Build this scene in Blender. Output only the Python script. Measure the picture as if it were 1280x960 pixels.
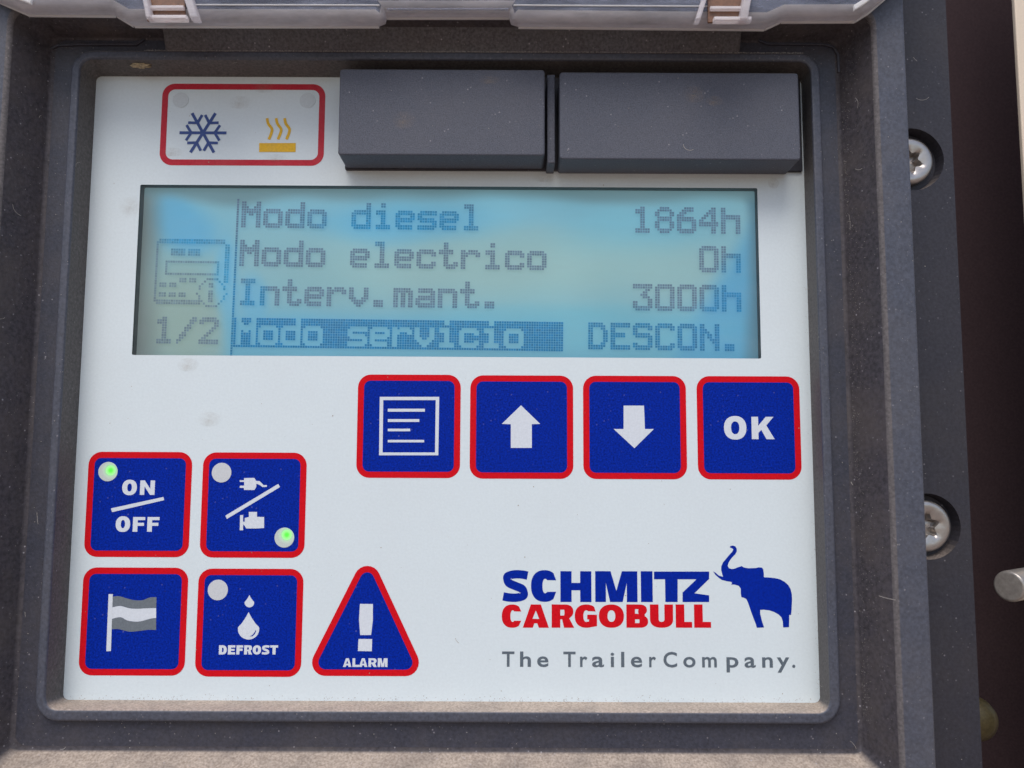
import bpy, math, random
from mathutils import Vector, Matrix, noise
from mathutils.geometry import tessellate_polygon
random.seed(7)
R = math.radians
S = 0.001                                   # everything below is laid out in millimetres
for o in list(bpy.data.objects): bpy.data.objects.remove(o)
scene = bpy.context.scene
col = scene.collection

# ------------------------------------------------------------------ camera
TILT, ROLL, DIST = R(5.28), R(0.23), 142.0  # photographer's phone, a hand's width from the panel, tipped up a little
FPX = 1000.0
fv = Vector((0, math.sin(TILT), -math.cos(TILT)))
r0 = Vector((1, 0, 0)); u0 = Vector((0, math.cos(TILT), math.sin(TILT)))
rv = r0 * math.cos(ROLL) + u0 * math.sin(ROLL)
uv = -r0 * math.sin(ROLL) + u0 * math.cos(ROLL)
CAM = -DIST * fv
def W(x, y, h):                              # panel coordinates (right, up, out of the panel) in mm -> world metres
    return Vector((x * S, -h * S, y * S))
def WD(v): return Vector((v.x, -v.z, v.y))
cam = bpy.data.cameras.new('camera'); cam_o = bpy.data.objects.new('camera', cam); col.objects.link(cam_o)
m3 = Matrix((WD(rv), WD(uv), -WD(fv))).transposed()
cam_o.matrix_world = Matrix.Translation(W(*CAM)) @ m3.to_4x4()
cam.sensor_width = 36.0; cam.lens = FPX / 1280 * 36.0
cam.clip_start = 0.005; cam.clip_end = 500
cam.dof.use_dof = True; cam.dof.focus_distance = DIST * S; cam.dof.aperture_fstop = 16
scene.camera = cam_o

# ------------------------------------------------------------------ light
EL, AZ = R(56), R(-14)
sun_dir = Vector((math.sin(AZ) * math.cos(EL), -math.cos(AZ) * math.cos(EL), math.sin(EL)))
world = bpy.data.worlds.new('World'); scene.world = world; world.use_nodes = True
nt = world.node_tree; nt.nodes.clear()
sk = nt.nodes.new('ShaderNodeTexSky'); sk.sky_type = 'NISHITA'; sk.sun_disc = False
sk.sun_elevation = EL; sk.sun_rotation = math.atan2(sun_dir.x, sun_dir.y)
sk.dust_density = 2.0; sk.air_density = 1.0; sk.ozone_density = 1.0
bg = nt.nodes.new('ShaderNodeBackground'); bg.inputs['Strength'].default_value = 0.11
wo = nt.nodes.new('ShaderNodeOutputWorld')
nt.links.new(sk.outputs[0], bg.inputs[0]); nt.links.new(bg.outputs[0], wo.inputs[0])
sl = bpy.data.lights.new('sun', 'SUN'); sl.energy = 1.2; sl.angle = R(35); sl.color = (1.0, 0.97, 0.93)
so = bpy.data.objects.new('sun', sl); col.objects.link(so); so.location = (0.3, -1, 2)
so.rotation_euler = sun_dir.to_track_quat('Z', 'Y').to_euler()
vs = scene.view_settings
vs.view_transform = 'Standard'; vs.look = 'None'; vs.exposure = 0.48; vs.gamma = 1.0
scene.cycles.max_bounces = 8; scene.cycles.transparent_max_bounces = 12

# ------------------------------------------------------------------ helpers
def at(px, py, h=0.0):
    """where the sight line through a point of the 1280x960 photograph meets the plane h mm in front of the panel"""
    d = fv + rv * ((px - 640) / FPX) - uv * ((py - 480) / FPX)
    t = (h - CAM.z) / d.z
    p = CAM + d * t
    return (p.x, p.y)
def s2l(c):
    return tuple(((v / 255) / 12.92 if v <= 10 else (((v / 255) + 0.055) / 1.055) ** 2.4) for v in c)

def empty(name, loc, label=None, cat=None, group=None):
    o = bpy.data.objects.new(name, None); col.objects.link(o); o.location = W(*loc)
    o.empty_display_size = 0.01
    tag(o, label, cat, group); return o
def tag(o, label=None, cat=None, group=None, kind=None):
    if label: o['label'] = label
    if cat: o['category'] = cat
    if group: o['group'] = group
    if kind: o['kind'] = kind
    return o
def wloc(o):
    v = Vector(o.location)
    while o.parent: o = o.parent; v = v + o.location
    return v
def mesh(name, verts, faces, mat, parent=None, smooth=False, origin=None, wn=False, cols=None, label=None):
    """verts in panel mm; the object's origin goes to the middle of the piece"""
    vw = [W(*v) for v in verts]
    if origin is None:
        lo = Vector([min(v[i] for v in vw) for i in range(3)]); hi = Vector([max(v[i] for v in vw) for i in range(3)])
        c = (lo + hi) / 2
    else: c = W(*origin)
    me = bpy.data.meshes.new(name); me.from_pydata([v - c for v in vw], [], faces); me.update()
    o = bpy.data.objects.new(name, me); col.objects.link(o)
    if parent: o.parent = parent; o.location = c - wloc(parent)
    else: o.location = c
    me.materials.append(mat)
    if smooth:
        for p in me.polygons: p.use_smooth = True
        me.set_sharp_from_angle(angle=R(38))
    if wn:
        md = o.modifiers.new('weighted', 'WEIGHTED_NORMAL'); md.keep_sharp = True
    if cols:
        ca = me.color_attributes.new('Col', 'FLOAT_COLOR', 'POINT')
        for i, cc in enumerate(cols): ca.data[i].color = (*cc, 1)
    if label: o['label'] = label
    return o
class MB:
    def __init__(s): s.v = []; s.f = []; s.c = []
    def add(s, vs_, fs, cc=None):
        b = len(s.v); s.v += list(vs_); s.f += [tuple(i + b for i in f) for f in fs]
        if cc is not None: s.c += [cc] * len(vs_)
    def poly(s, loops, h):
        """flat shape facing the viewer, loops = outer outline then holes"""
        vl = [[Vector((p[0], p[1], 0)) for p in l] for l in loops]
        tr = tessellate_polygon(vl); pts = [p for l in vl for p in l]
        fs = []
        for t in tr:
            a, b, c = (pts[i] for i in t)
            if (b - a).cross(c - a).z < 0: t = (t[0], t[2], t[1])
            fs.append(tuple(t))
        s.add([(p.x, p.y, h) for p in pts], fs)
    def prism(s, loop, h0, h1, bev=0.0):
        """solid from outline (counter-clockwise) between two heights, front edge bevelled"""
        n = len(loop)
        if area(loop) < 0: loop = loop[::-1]
        rings = [(loop, h0)]
        if bev > 0:
            for k in range(4):
                a = k / 3 * math.pi / 2
                rings.append((inset(loop, bev * (1 - math.cos(a))), h1 - bev + bev * math.sin(a)))
        else: rings.append((loop, h1))
        b = len(s.v)
        for lp, h in rings: s.v += [(p[0], p[1], h) for p in lp]
        for k in range(len(rings) - 1):
            for i in range(n):
                j = (i + 1) % n
                s.f.append((b + k * n + i, b + k * n + j, b + (k + 1) * n + j, b + (k + 1) * n + i))
        for lp, h, flip in ((rings[-1][0], rings[-1][1], False), (loop, h0, True)):
            t = MB(); t.poly([lp], h)
            s.add(t.v, [f[::-1] if flip else f for f in t.f])
    def build(s, name, mat, parent=None, **k):
        if s.c: k['cols'] = s.c
        return mesh(name, s.v, s.f, mat, parent, **k)
def area(l): return sum(l[i][0] * l[(i + 1) % len(l)][1] - l[(i + 1) % len(l)][0] * l[i][1] for i in range(len(l))) / 2
def inset(loop, d):
    if area(loop) < 0: loop = loop[::-1]
    out = []; n = len(loop)
    for i in range(n):
        p0, p1, p2 = (Vector(loop[k][:2]) for k in ((i - 1) % n, i, (i + 1) % n))
        e1 = (p1 - p0).normalized(); e2 = (p2 - p1).normalized()
        n1 = Vector((-e1.y, e1.x)); n2 = Vector((-e2.y, e2.x)); b = n1 + n2
        if b.length < 1e-6: b = n1
        b.normalize(); k = d / max(0.35, b.dot(n1))
        q = p1 + b * k; out.append((q.x, q.y))
    return out
def rrect(x0, y0, x1, y1, r, n=6):
    pts = []
    for cx, cy, a0 in ((x1 - r, y0 + r, -90), (x1 - r, y1 - r, 0), (x0 + r, y1 - r, 90), (x0 + r, y0 + r, 180)):
        for k in range(n + 1):
            a = R(a0 + 90 * k / n); pts.append((cx + r * math.cos(a), cy + r * math.sin(a)))
    return pts
def circle(cx, cy, r, n=40, ry=None): return [(cx + r * math.cos(2 * math.pi * k / n), cy + (ry or r) * math.sin(2 * math.pi * k / n)) for k in range(n)]
def thick(pts, w, cap=0.0):
    """outline of a line of width w"""
    L, Rr = [], []
    P = [Vector(p) for p in pts]
    for i, p in enumerate(P):
        d = (P[min(i + 1, len(P) - 1)] - P[max(i - 1, 0)]).normalized(); nn = Vector((-d.y, d.x)) * w / 2
        L.append(p + nn); Rr.append(p - nn)
    return [(p.x, p.y) for p in Rr] + [(p.x, p.y) for p in reversed(L)]
def spline(pts, n=8):
    P = [Vector(p) for p in pts]; P = [2 * P[0] - P[1]] + P + [2 * P[-1] - P[-2]]; out = []
    for i in range(1, len(P) - 2):
        a, b, c, d = P[i - 1:i + 3]
        for k in range(n):
            t = k / n
            q = 0.5 * ((2 * b) + (c - a) * t + (2 * a - 5 * b + 4 * c - d) * t * t + (3 * b - a - 3 * c + d) * t ** 3)
            out.append((q.x, q.y))
    out.append((P[-2].x, P[-2].y)); return out

# ------------------------------------------------------------------ materials
def mat(name, base, rough=0.5, spec=0.5, grain=None, bump=0.0, bscale=3000, dust=0.0, specks=0.0, mottle=0.0, mottle_col=None, metal=0.0, mscale=60, attr=False, coat=0.0):
    m = bpy.data.materials.new(name); m.use_nodes = True; t = m.node_tree; N = t.nodes; Lk = t.links
    p = N['Principled BSDF']
    p.inputs['Roughness'].default_value = rough; p.inputs['Specular IOR Level'].default_value = spec; p.inputs['Metallic'].default_value = metal
    p.inputs['Coat Weight'].default_value = coat; p.inputs['Coat Roughness'].default_value = 0.15
    tc = N.new('ShaderNodeTexCoord'); oc = tc.outputs['Object']
    def noi(scale, detail=3, rgh=0.6):
        n = N.new('ShaderNodeTexNoise'); n.inputs['Scale'].default_value = scale; n.inputs['Detail'].default_value = detail; n.inputs['Roughness'].default_value = rgh
        Lk.new(oc, n.inputs['Vector']); return n.outputs['Fac']
    def rng(src, a, b, c=0.0, d=1.0):
        n = N.new('ShaderNodeMapRange'); n.inputs[1].default_value = a; n.inputs[2].default_value = b; n.inputs[3].default_value = c; n.inputs[4].default_value = d
        Lk.new(src, n.inputs[0]); return n.outputs[0]
    def mul(a, b):
        n = N.new('ShaderNodeMath'); n.operation = 'MULTIPLY'; Lk.new(a, n.inputs[0])
        if isinstance(b, (int, float)): n.inputs[1].default_value = b
        else: Lk.new(b, n.inputs[1])
        return n.outputs[0]
    def mix(f, a, b):
        n = N.new('ShaderNodeMix'); n.data_type = 'RGBA'
        if isinstance(f, (int, float)): n.inputs[0].default_value = f
        else: Lk.new(f, n.inputs[0])
        for s_, v in ((6, a), (7, b)):
            if isinstance(v, tuple): n.inputs[s_].default_value = (*v, 1)
            else: Lk.new(v, n.inputs[s_])
        return n.outputs[2]
    if attr:
        a = N.new('ShaderNodeAttribute'); a.attribute_name = 'Col'; c = a.outputs['Color']
    else:
        rgb = N.new('ShaderNodeRGB'); rgb.outputs[0].default_value = (*base, 1); c = rgb.outputs[0]
    if grain:
        lo = tuple(v * (1 - grain) for v in base); hi = tuple(min(1, v * (1 + grain)) for v in base)
        c = mix(rng(noi(bscale * .8, 2), 0.3, 0.7), lo, hi) if not attr else c
    if mottle:
        c = mix(mul(rng(noi(mscale, 6, .7), 0.45, 0.75), mottle), c, mottle_col)
    if dust:
        g = N.new('ShaderNodeNewGeometry'); sx = N.new('ShaderNodeSeparateXYZ'); Lk.new(g.outputs['Normal'], sx.inputs[0])
        up = rng(sx.outputs['Z'], 0.45, 0.9); nn = rng(noi(110, 6, .7), 0.28, 0.56, 0.55, 1.0)
        fine = rng(noi(2600, 2), 0.3, 0.7)
        dc = mix(fine, s2l((150, 134, 120)), s2l((205, 188, 172)))
        c = mix(mul(mul(up, nn), dust), c, dc)
        # thin film of dust everywhere, streaked
        film = mul(rng(noi(90, 6, .7), 0.42, 0.8), 0.10 * dust)
        c = mix(film, c, s2l((128, 120, 116)))
    if specks:
        v = N.new('ShaderNodeTexVoronoi'); v.inputs['Scale'].default_value = 900; v.inputs['Randomness'].default_value = 1
        Lk.new(oc, v.inputs['Vector'])
        sp = rng(v.outputs['Distance'], 0.05, 0.16, 1.0, 0.0); s2 = mul(sp, rng(noi(400, 3), 0.50, 0.62)); c = mix(mul(s2, specks), c, s2l((190, 185, 190)))
    Lk.new(c, p.inputs['Base Color'])
    if bump:
        b = N.new('ShaderNodeBump'); b.inputs['Strength'].default_value = bump; b.inputs['Distance'].default_value = 0.00012
        Lk.new(noi(bscale, 3), b.inputs['Height']); Lk.new(b.outputs[0], p.inputs['Normal'])
    return m
M_frame = mat('dusty_black_plastic', (0.042, 0.044, 0.062), 0.42, 0.45, grain=0.25, bump=0.35, bscale=2600, dust=1.0, specks=0.5, mottle=0.35, mottle_col=(0.075, 0.060, 0.052), mscale=45)
M_skylit = mat('sky_lit_plastic', (0.074, 0.080, 0.106), 0.45, 0.45, grain=0.25, bump=0.35, bscale=2600, dust=1.0, specks=0.4, mottle=0.3, mottle_col=(0.10, 0.095, 0.10), mscale=45)  # paler blue stands in for sky reflected on rim and lip
M_grimy = mat('grimy_plastic', (0.062, 0.056, 0.065), 0.6, 0.3, grain=0.35, bump=0.5, bscale=2000, dust=1.0, specks=0.7, mottle=0.8, mottle_col=(0.105, 0.089, 0.084), mscale=70)
M_litedge = mat('dusty_lit_edge', (0.125, 0.113, 0.115), 0.6, 0.3, grain=0.3, bump=0.3, bscale=2600, dust=1.0, specks=0.3)  # dust, and the light the bevel catches painted as a paler tone
M_dustylitshelf = mat('dusty_lit_shelf', (0.118, 0.114, 0.122), 0.65, 0.3, grain=0.35, bump=0.4, bscale=2600, dust=0.55, specks=0.8, mottle=0.5, mottle_col=(0.11, 0.095, 0.085), mscale=80)  # dust, plus a lighter base offsetting the shade of the lid
M_wall = mat('dusty_lightened_wall', (0.118, 0.110, 0.108), 0.6, 0.3, grain=0.3, bump=0.35, bscale=2600, dust=1.0, specks=0.4, mottle=0.4, mottle_col=(0.085, 0.075, 0.07), mscale=90)  # dust, plus a lighter base offsetting the weak light on the left wall
M_flange = mat('flange_plastic', (0.033, 0.032, 0.042), 0.5, 0.35, grain=0.2, bump=0.3, bscale=2200, dust=0.35, specks=0.35, mottle=0.3, mottle_col=(0.06, 0.05, 0.045))
M_cap = mat('rubber_cap', (0.100, 0.107, 0.135), 0.55, 0.25, grain=0.3, bump=0.5, bscale=6500, dust=0.5, specks=0.6, mottle=0.3, mottle_col=(0.135, 0.132, 0.150), mscale=55)
M_white = mat('white_film', (0.72, 0.80, 0.825), 0.42, 0.35, grain=0.025, bump=0.15, bscale=2600, mottle=0.15, mottle_col=(0.61, 0.64, 0.66), mscale=40)
M_blue = mat('blue_print', (0.0005, 0.021, 0.315), 0.5, 0.08, grain=0.4, bump=0.6, bscale=3800, specks=0.25)  # pale specks paint the film's sky sparkle into the colour
M_red = mat('red_print', (0.66, 0.006, 0.014), 0.5, 0.08, grain=0.12, bump=0.2, bscale=3000)
M_redfade = mat('faded_red_print', (0.54, 0.022, 0.042), 0.5, 0.2, grain=0.12, bump=0.2, bscale=3000, mottle=0.35, mottle_col=(0.60, 0.12, 0.13), mscale=120)
M_legend = mat('white_print', (0.70, 0.745, 0.80), 0.45, 0.3, grain=0.05)
M_logoblue = mat('logo_blue', (0.0006, 0.020, 0.32), 0.5, 0.08, grain=0.2, bump=0.2)
M_grey = mat('grey_print', (0.16, 0.185, 0.21), 0.5, 0.3, grain=0.1)
M_tag = mat('slate_print', (0.115, 0.145, 0.175), 0.5, 0.3, grain=0.15)
M_snow = mat('faded_blue_print', (0.045, 0.085, 0.27), 0.5, 0.3, grain=0.15)
M_yellow = mat('yellow_print', (0.82, 0.48, 0.02), 0.5, 0.3, grain=0.1, mottle=0.4, mottle_col=(0.65, 0.42, 0.10), mscale=500)
M_led = mat('frosted_led', (0.62, 0.64, 0.66), 0.5, 0.3, grain=0.04)
M_ledoff = mat('dull_led', (0.64, 0.70, 0.725), 0.5, 0.3, grain=0.04)
M_metal = mat('steel', (0.44, 0.41, 0.39), 0.30, 0.5, grain=0.1, metal=0.75, bump=0.3, bscale=1500, mottle=0.5, mottle_col=(0.34, 0.27, 0.20), mscale=300)
M_rod = mat('rod_metal', (0.34, 0.31, 0.28), 0.28, 0.5, grain=0.15, metal=0.45, bump=0.3, bscale=1500)
M_back = mat('shaded_gap_wall', (0.052, 0.033, 0.036), 0.85, 0.15, grain=0.2)  # dark colour stands in for the deep gap's shade
M_cream = mat('cream_paint', (0.78, 0.66, 0.52), 0.5, 0.3, grain=0.03)
M_amber = mat('amber_brass', (0.085, 0.066, 0.028), 0.45, 0.4, metal=0.3, grain=0.2)
M_mud = mat('dry_mud', (0.48, 0.40, 0.27), 0.9, 0.1, grain=0.4, bscale=2500, bump=1.0)
M_speck = mat('pale_dust', (0.42, 0.39, 0.36), 0.9, 0.1)
M_dirt = mat('brown_dirt', (0.36, 0.29, 0.23), 0.9, 0.1, grain=0.3)
M_darkwall = mat('window_edge', (0.10, 0.12, 0.12), 0.6, 0.3)
M_ground = mat('dusty_ground', (0.34, 0.25, 0.19), 0.95, 0.1, grain=0.15, bscale=20)
M_lcd = mat('lcd_glass', (0, 0, 0), 0.45, 0.3, attr=True)
M_dot = mat('lcd_dots', (0, 0, 0), 0.6, 0.2, attr=True)
for m_ in (M_lcd, M_dot):                   # the display's own backlight
    p_ = m_.node_tree.nodes['Principled BSDF']; a_ = [n_ for n_ in m_.node_tree.nodes if n_.type == 'ATTRIBUTE'][0]
    m_.node_tree.links.new(a_.outputs['Color'], p_.inputs['Emission Color']); p_.inputs['Emission Strength'].default_value = 0.34

def clear_mat(name, tint, opac, rough, spec=0.5, scratch=0.0, translucency=0.0):
    """see-through plastic: part of the light passes straight, the rest meets a pale glossy surface"""
    m = bpy.data.materials.new(name); m.use_nodes = True; t = m.node_tree; N = t.nodes; Lk = t.links
    p = N['Principled BSDF']; p.inputs['Base Color'].default_value = (*tint, 1); p.inputs['Roughness'].default_value = rough
    p.inputs['Specular IOR Level'].default_value = spec
    tr = N.new('ShaderNodeBsdfTransparent'); tr.inputs[0].default_value = (0.98, 0.98, 0.98, 1)
    fr = N.new('ShaderNodeFresnel'); fr.inputs[0].default_value = 1.5
    tc = N.new('ShaderNodeTexCoord'); n = N.new('ShaderNodeTexNoise'); n.inputs['Scale'].default_value = 220; n.inputs['Detail'].default_value = 6; n.inputs['Roughness'].default_value = 0.7
    mp = N.new('ShaderNodeMapping'); mp.inputs['Scale'].default_value = (0.35, 1, 1.6); Lk.new(tc.outputs['Object'], mp.inputs[0]); Lk.new(mp.outputs[0], n.inputs['Vector'])
    r = N.new('ShaderNodeMapRange'); r.inputs[1].default_value = 0.38; r.inputs[2].default_value = 0.72; r.inputs[3].default_value = opac; r.inputs[4].default_value = opac + scratch
    Lk.new(n.outputs['Fac'], r.inputs[0])
    a = N.new('ShaderNodeMath'); a.operation = 'ADD'; a.use_clamp = True; Lk.new(r.outputs[0], a.inputs[0]); Lk.new(fr.outputs[0], a.inputs[1])
    mx = N.new('ShaderNodeMixShader'); Lk.new(a.outputs[0], mx.inputs[0]); Lk.new(tr.outputs[0], mx.inputs[1]); fr_ = N.new('ShaderNodeMixShader'); fr_.inputs[0].default_value = translucency; tl = N.new('ShaderNodeBsdfTranslucent'); tl.inputs[0].default_value = (*tint, 1)
    Lk.new(p.outputs[0], fr_.inputs[1]); Lk.new(tl.outputs[0], fr_.inputs[2]); Lk.new(fr_.outputs[0], mx.inputs[2])
    Lk.new(mx.outputs[0], N['Material Output'].inputs['Surface'])
    return m
M_film = clear_mat('clear_window_film', (0.6, 0.65, 0.68), 0.01, 0.35, 0.3, 0.04)
M_lid = clear_mat('clear_lid_plastic', (0.28, 0.30, 0.38), 0.15, 0.08, 0.5, 0.6)
M_lidedge = clear_mat('lit_lid_edge', (0.94, 0.90, 0.91), 0.55, 0.10, 0.6, 0.4, 0.5)  # pale tint stands in for light carried through the clear edge
M_lidhighlight = clear_mat('lid_edge_highlight', (0.92, 0.91, 0.90), 0.85, 0.25, 0.5, 0.12, 0.4)  # painted highlight for the edges and lines of the clear lid

def led_mat():
    m = bpy.data.materials.new('lit_green_led'); m.use_nodes = True; t = m.node_tree; N = t.nodes; Lk = t.links
    p = N['Principled BSDF']; p.inputs['Roughness'].default_value = 0.5
    tc = N.new('ShaderNodeTexCoord'); ln = N.new('ShaderNodeVectorMath'); ln.operation = 'LENGTH'; Lk.new(tc.outputs['Object'], ln.inputs[0])
    r = N.new('ShaderNodeMapRange'); r.inputs[1].default_value = 0.0; r.inputs[2].default_value = 0.0016
    Lk.new(ln.outputs['Value'], r.inputs[0])
    cr = N.new('ShaderNodeValToRGB'); e = cr.color_ramp.elements
    e[0].position = 0.0; e[0].color = (0.03, 0.75, 0.02, 1); e[1].position = 1.0; e[1].color = (0, 0, 0, 1)
    x = e.new(0.35); x.color = (0.16, 0.80, 0.10, 1); x = e.new(0.62); x.color = (0.04, 0.16, 0.03, 1)
    c2 = N.new('ShaderNodeValToRGB'); e = c2.color_ramp.elements
    e[0].position = 0.2; e[0].color = (0.06, 0.45, 0.04, 1); e[1].position = 0.75; e[1].color = (0.58, 0.64, 0.60, 1)
    Lk.new(r.outputs[0], cr.inputs[0]); Lk.new(r.outputs[0], c2.inputs[0])
    Lk.new(c2.outputs[0], p.inputs['Base Color']); Lk.new(cr.outputs[0], p.inputs['Emission Color']); p.inputs['Emission Strength'].default_value = 0.85
    return m
M_ledgreen = led_mat()

# ------------------------------------------------------------------ the place around the unit
g = mesh('ground', [(-150000, -1400, -150000), (150000, -1400, -150000), (150000, -1400, 150000), (-150000, -1400, 150000)], [(0, 1, 2, 3)], M_ground)
tag(g, kind='structure')
xr0 = at(1268, 0, -6)[0]
b = MB(); b.prism([(-140, -130), (xr0 + 40, -130), (xr0 + 40, 130), (-140, 130)], -34, -30)
tag(b.build('wall', M_back), kind='structure')
b = MB(); b.prism([(xr0, -118), (xr0 + 38, -118), (xr0 + 38, 118), (xr0, 118)], -6.8, -6, 0.25)
tag(b.build('body_panel', M_cream, smooth=True, wn=True), 'cream painted sheet edge beside the dark gap at the upper right', 'panel')

# ------------------------------------------------------------------ control unit
pc = at(557, 940, 0)
unit = empty('control_unit', (pc[0], pc[1] - 8, 0), 'dusty black framed control panel with blue display, red edged buttons and open clear lid', 'control panel')

# --- ring bridged frame
def ring(L, Rr, T, B, z, r):
    return dict(L=at(L, 480, z)[0], R=at(Rr, 480, z)[0], T=at(640, T, z)[1], B=at(640, B, z)[1], z=z, r=r)
def lerp_ring(a, b, t): return {k: a[k] + (b[k] - a[k]) * t for k in a}
def bevelled(rings, d=0.45, n=4):
    out = [rings[0]]
    def dist(a, b): return max(0.01, math.hypot(abs(a['R'] - b['R']), a['z'] - b['z']))
    for i in range(1, len(rings) - 1):
        p, c, q = rings[i - 1], rings[i], rings[i + 1]
        dd = c.get('bev', d)
        a = lerp_ring(c, {k: p[k] for k in c if k in p}, min(.45, dd / dist(p, c))) if False else {k: c[k] + (p[k] - c[k]) * min(.45, dd / dist(p, c)) for k in ('L', 'R', 'T', 'B', 'z', 'r')}
        e = {k: c[k] + (q[k] - c[k]) * min(.45, dd / dist(q, c)) for k in ('L', 'R', 'T', 'B', 'z', 'r')}
        for k2 in range(n + 1):
            t = k2 / n
            out.append({k: (1 - t) ** 2 * a[k] + 2 * t * (1 - t) * c[k] + t * t * e[k] for k in ('L', 'R', 'T', 'B', 'z', 'r')})
    out.append(rings[-1]); return out
def ringmesh(name, rings, material, parent, n=8, **kw):
    b = MB(); m = 4 * (n + 1)
    for rg in rings:
        b.v += [(x, y, rg['z']) for x, y in rrect(rg['L'], rg['B'], rg['R'], rg['T'], rg['r'], n)]
    for k in range(len(rings) - 1):
        for i in range(m):
            j = (i + 1) % m
            b.f.append((k * m + i, k * m + j, (k + 1) * m + j, (k + 1) * m + i)[::-1])
    return b.build(name, material, parent, smooth=True, wn=True, **kw)
ZR, ZF = 11.0, 3.0
panel_r = ring(100, 1013, 97.5, 877, 0, 1.0)
def grow(r_, d, **k): q = dict(r_); q['L'] -= d; q['R'] += d; q['T'] += d; q['B'] -= d; q.update(k); return q
lip_in = ring(77, 1026, 74.5, 889.5, 5.2, 2.2)
lip_out = ring(66, 1038, 65, 904, 5.1, 3.8)
groove = grow(lip_out, 0.12, z=3.9, r=3.9)
band_out = ring(41, 1061, 50, 940, 3.9, 1.6)
rim_in = ring(-16, 1109, 12, 992, ZR, 3.0)
rim_out = ring(-62, 1150, -36, 1045, ZR, 4.0)
rings = [grow(panel_r, 0.0, z=-1.0), grow(panel_r, 0.0, z=0.0), lip_in, lip_out, groove, band_out, rim_in, rim_out, grow(rim_out, 0.4, z=ZF - 1)]
rings[1]['bev'] = 0.1; rings[4]['bev'] = 0.25; rings[5]['bev'] = 0.5; rings[6]['bev'] = 0.55
RB = bevelled(rings)
frame = ringmesh('housing_frame', RB, M_frame, unit)
frame.data.materials.append(M_skylit); frame.data.materials.append(M_grimy); frame.data.materials.append(M_litedge); frame.data.materials.append(M_wall)
slot = {2: 4, 3: 1, 5: 0, 6: 2, 7: 1}            # inner wall dusty, lightened; lip and rim painted sky-lit; band black; slope grimy
for p_ in frame.data.polygons:
    k_ = p_.index // 36                          # 36 faces per ring pair; five rings per corner
    j_ = k_ // 5 + 1 if k_ % 5 == 0 else None    # flat stretch leading up to corner j_
    c_ = k_ // 5 + 1
    p_.material_index = slot.get(j_ if j_ is not None else c_, 0) if j_ is not None else {1: 4, 2: 1, 3: 1, 4: 0, 5: 2, 6: 3, 7: 1}.get(c_, 0)

# shelf that joins the inner lip to the hinge side of the frame
def shelf():
    b = MB(); xs0 = at(206, 60, 5)[0]; xs1 = at(925, 60, 5)[0]
    yb = lip_out['T'] - 0.15; prof = [(yb, 3.2), (yb, 4.95), (yb + 0.5, 5.15), (yb + 3.2, 6.4), (yb + 6, 9.3), (rim_in['T'] + 1.2, ZR - 0.1), (rim_in['T'] + 1.2, 3.2)]
    n = len(prof)
    for x in (xs0, xs0 + .5, xs1 - .5, xs1):
        k = -0.5 if x in (xs0, xs1) else 0
        b.v += [(x, y, z + (k if 0 < i < n - 1 else 0)) for i, (y, z) in enumerate(prof)]
    for s_ in range(3):
        for i in range(n):
            j = (i + 1) % n; b.f.append((s_ * n + i, s_ * n + j, (s_ + 1) * n + j, (s_ + 1) * n + i)[::-1])
    b.f.append(tuple(range(n))[::1]); b.f.append(tuple(range(3 * n, 4 * n))[::-1])
    return b.build('hinge_shelf', M_dustylitshelf, unit, smooth=True, wn=True)
shelf()

def ridge(px_pts, h, w_):
    b = MB(); p = [at(px, py, h) for px, py in px_pts]; b.prism(thick(p, w_), 3.7, h, .1); b.build('moulded_ridge', M_frame, unit, smooth=True)
ridge([(940, 36), (950, 50), (960, 54), (1030, 54.5), (1042, 58), (1048, 68), (1049, 90)], 4.35, .45)
ridge([(180, 48), (170, 55), (100, 55), (72, 56), (60, 62), (56, 80)], 4.3, .4)

# --- flange with counterbored screw holes
fl = ring(-118, 1205, -92, 1100, ZF, 3.0)
sc_px = [((1140, 199), 29.5, 40), ((1160, 658), 32.0, 41)]
zs = ZF - 0.4
holes = []
for (c, rs, rh) in sc_px:
    x, y = at(c[0], c[1], ZF); k = (at(c[0] + 10, c[1], ZF)[0] - x) / 10
    holes.append((x, y, rs * k, rh * k))
b = MB()
inner = rrect(rim_out['L'] + .2, rim_out['B'] + .2, rim_out['R'] - .2, rim_out['T'] - .2, 4.0, 6)
outer = rrect(fl['L'], fl['B'], fl['R'], fl['T'], 3.0, 6)
# right hand screws sit partly under the rim wall: the plate is cut square there
pl = [outer, inner]
def clipc(x, y, r):
    xi = rim_out['R'] + 0.02
    return x, y, r
b2 = MB()
xcut = rim_out['R'] + 0.35
strip = []
# right strip outline with bites for the two holes
yb_, yt_ = fl['B'], fl['T']
strip = [(xcut, yb_), (fl['R'], yb_), (fl['R'], yt_), (xcut, yt_)]
for (x, y, rs, rh) in holes:                               # top hole first, going down the inner edge
    dx = xcut - x; a0 = math.acos(max(-1, min(1, dx / rh)))
    pts = [(x + rh * math.cos(a0 - 2 * a0 * k / 30), y + rh * math.sin(a0 - 2 * a0 * k / 30)) for k in range(31)]
    strip += pts
bb = MB(); bb.poly([strip], ZF)
bb.poly([[(fl['L'], yb_), (xcut, yb_), (xcut, rim_out['B'] + 1), (rim_out['L'] - 1 + 1, rim_out['B'] + 1), (rim_out['L'], rim_out['T'] - 1), (xcut, rim_out['T'] - 1), (xcut, yt_), (fl['L'], yt_)]], ZF)
ol = [(fl['L'], yb_), (fl['R'], yb_), (fl['R'], yt_), (fl['L'], yt_)]
for i in range(4):
    p, q = ol[i], ol[(i + 1) % 4]
    bb.add([(p[0], p[1], ZF), (p[0], p[1], -4), (q[0], q[1], -4), (q[0], q[1], ZF)], [(0, 1, 2, 3)])
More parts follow.
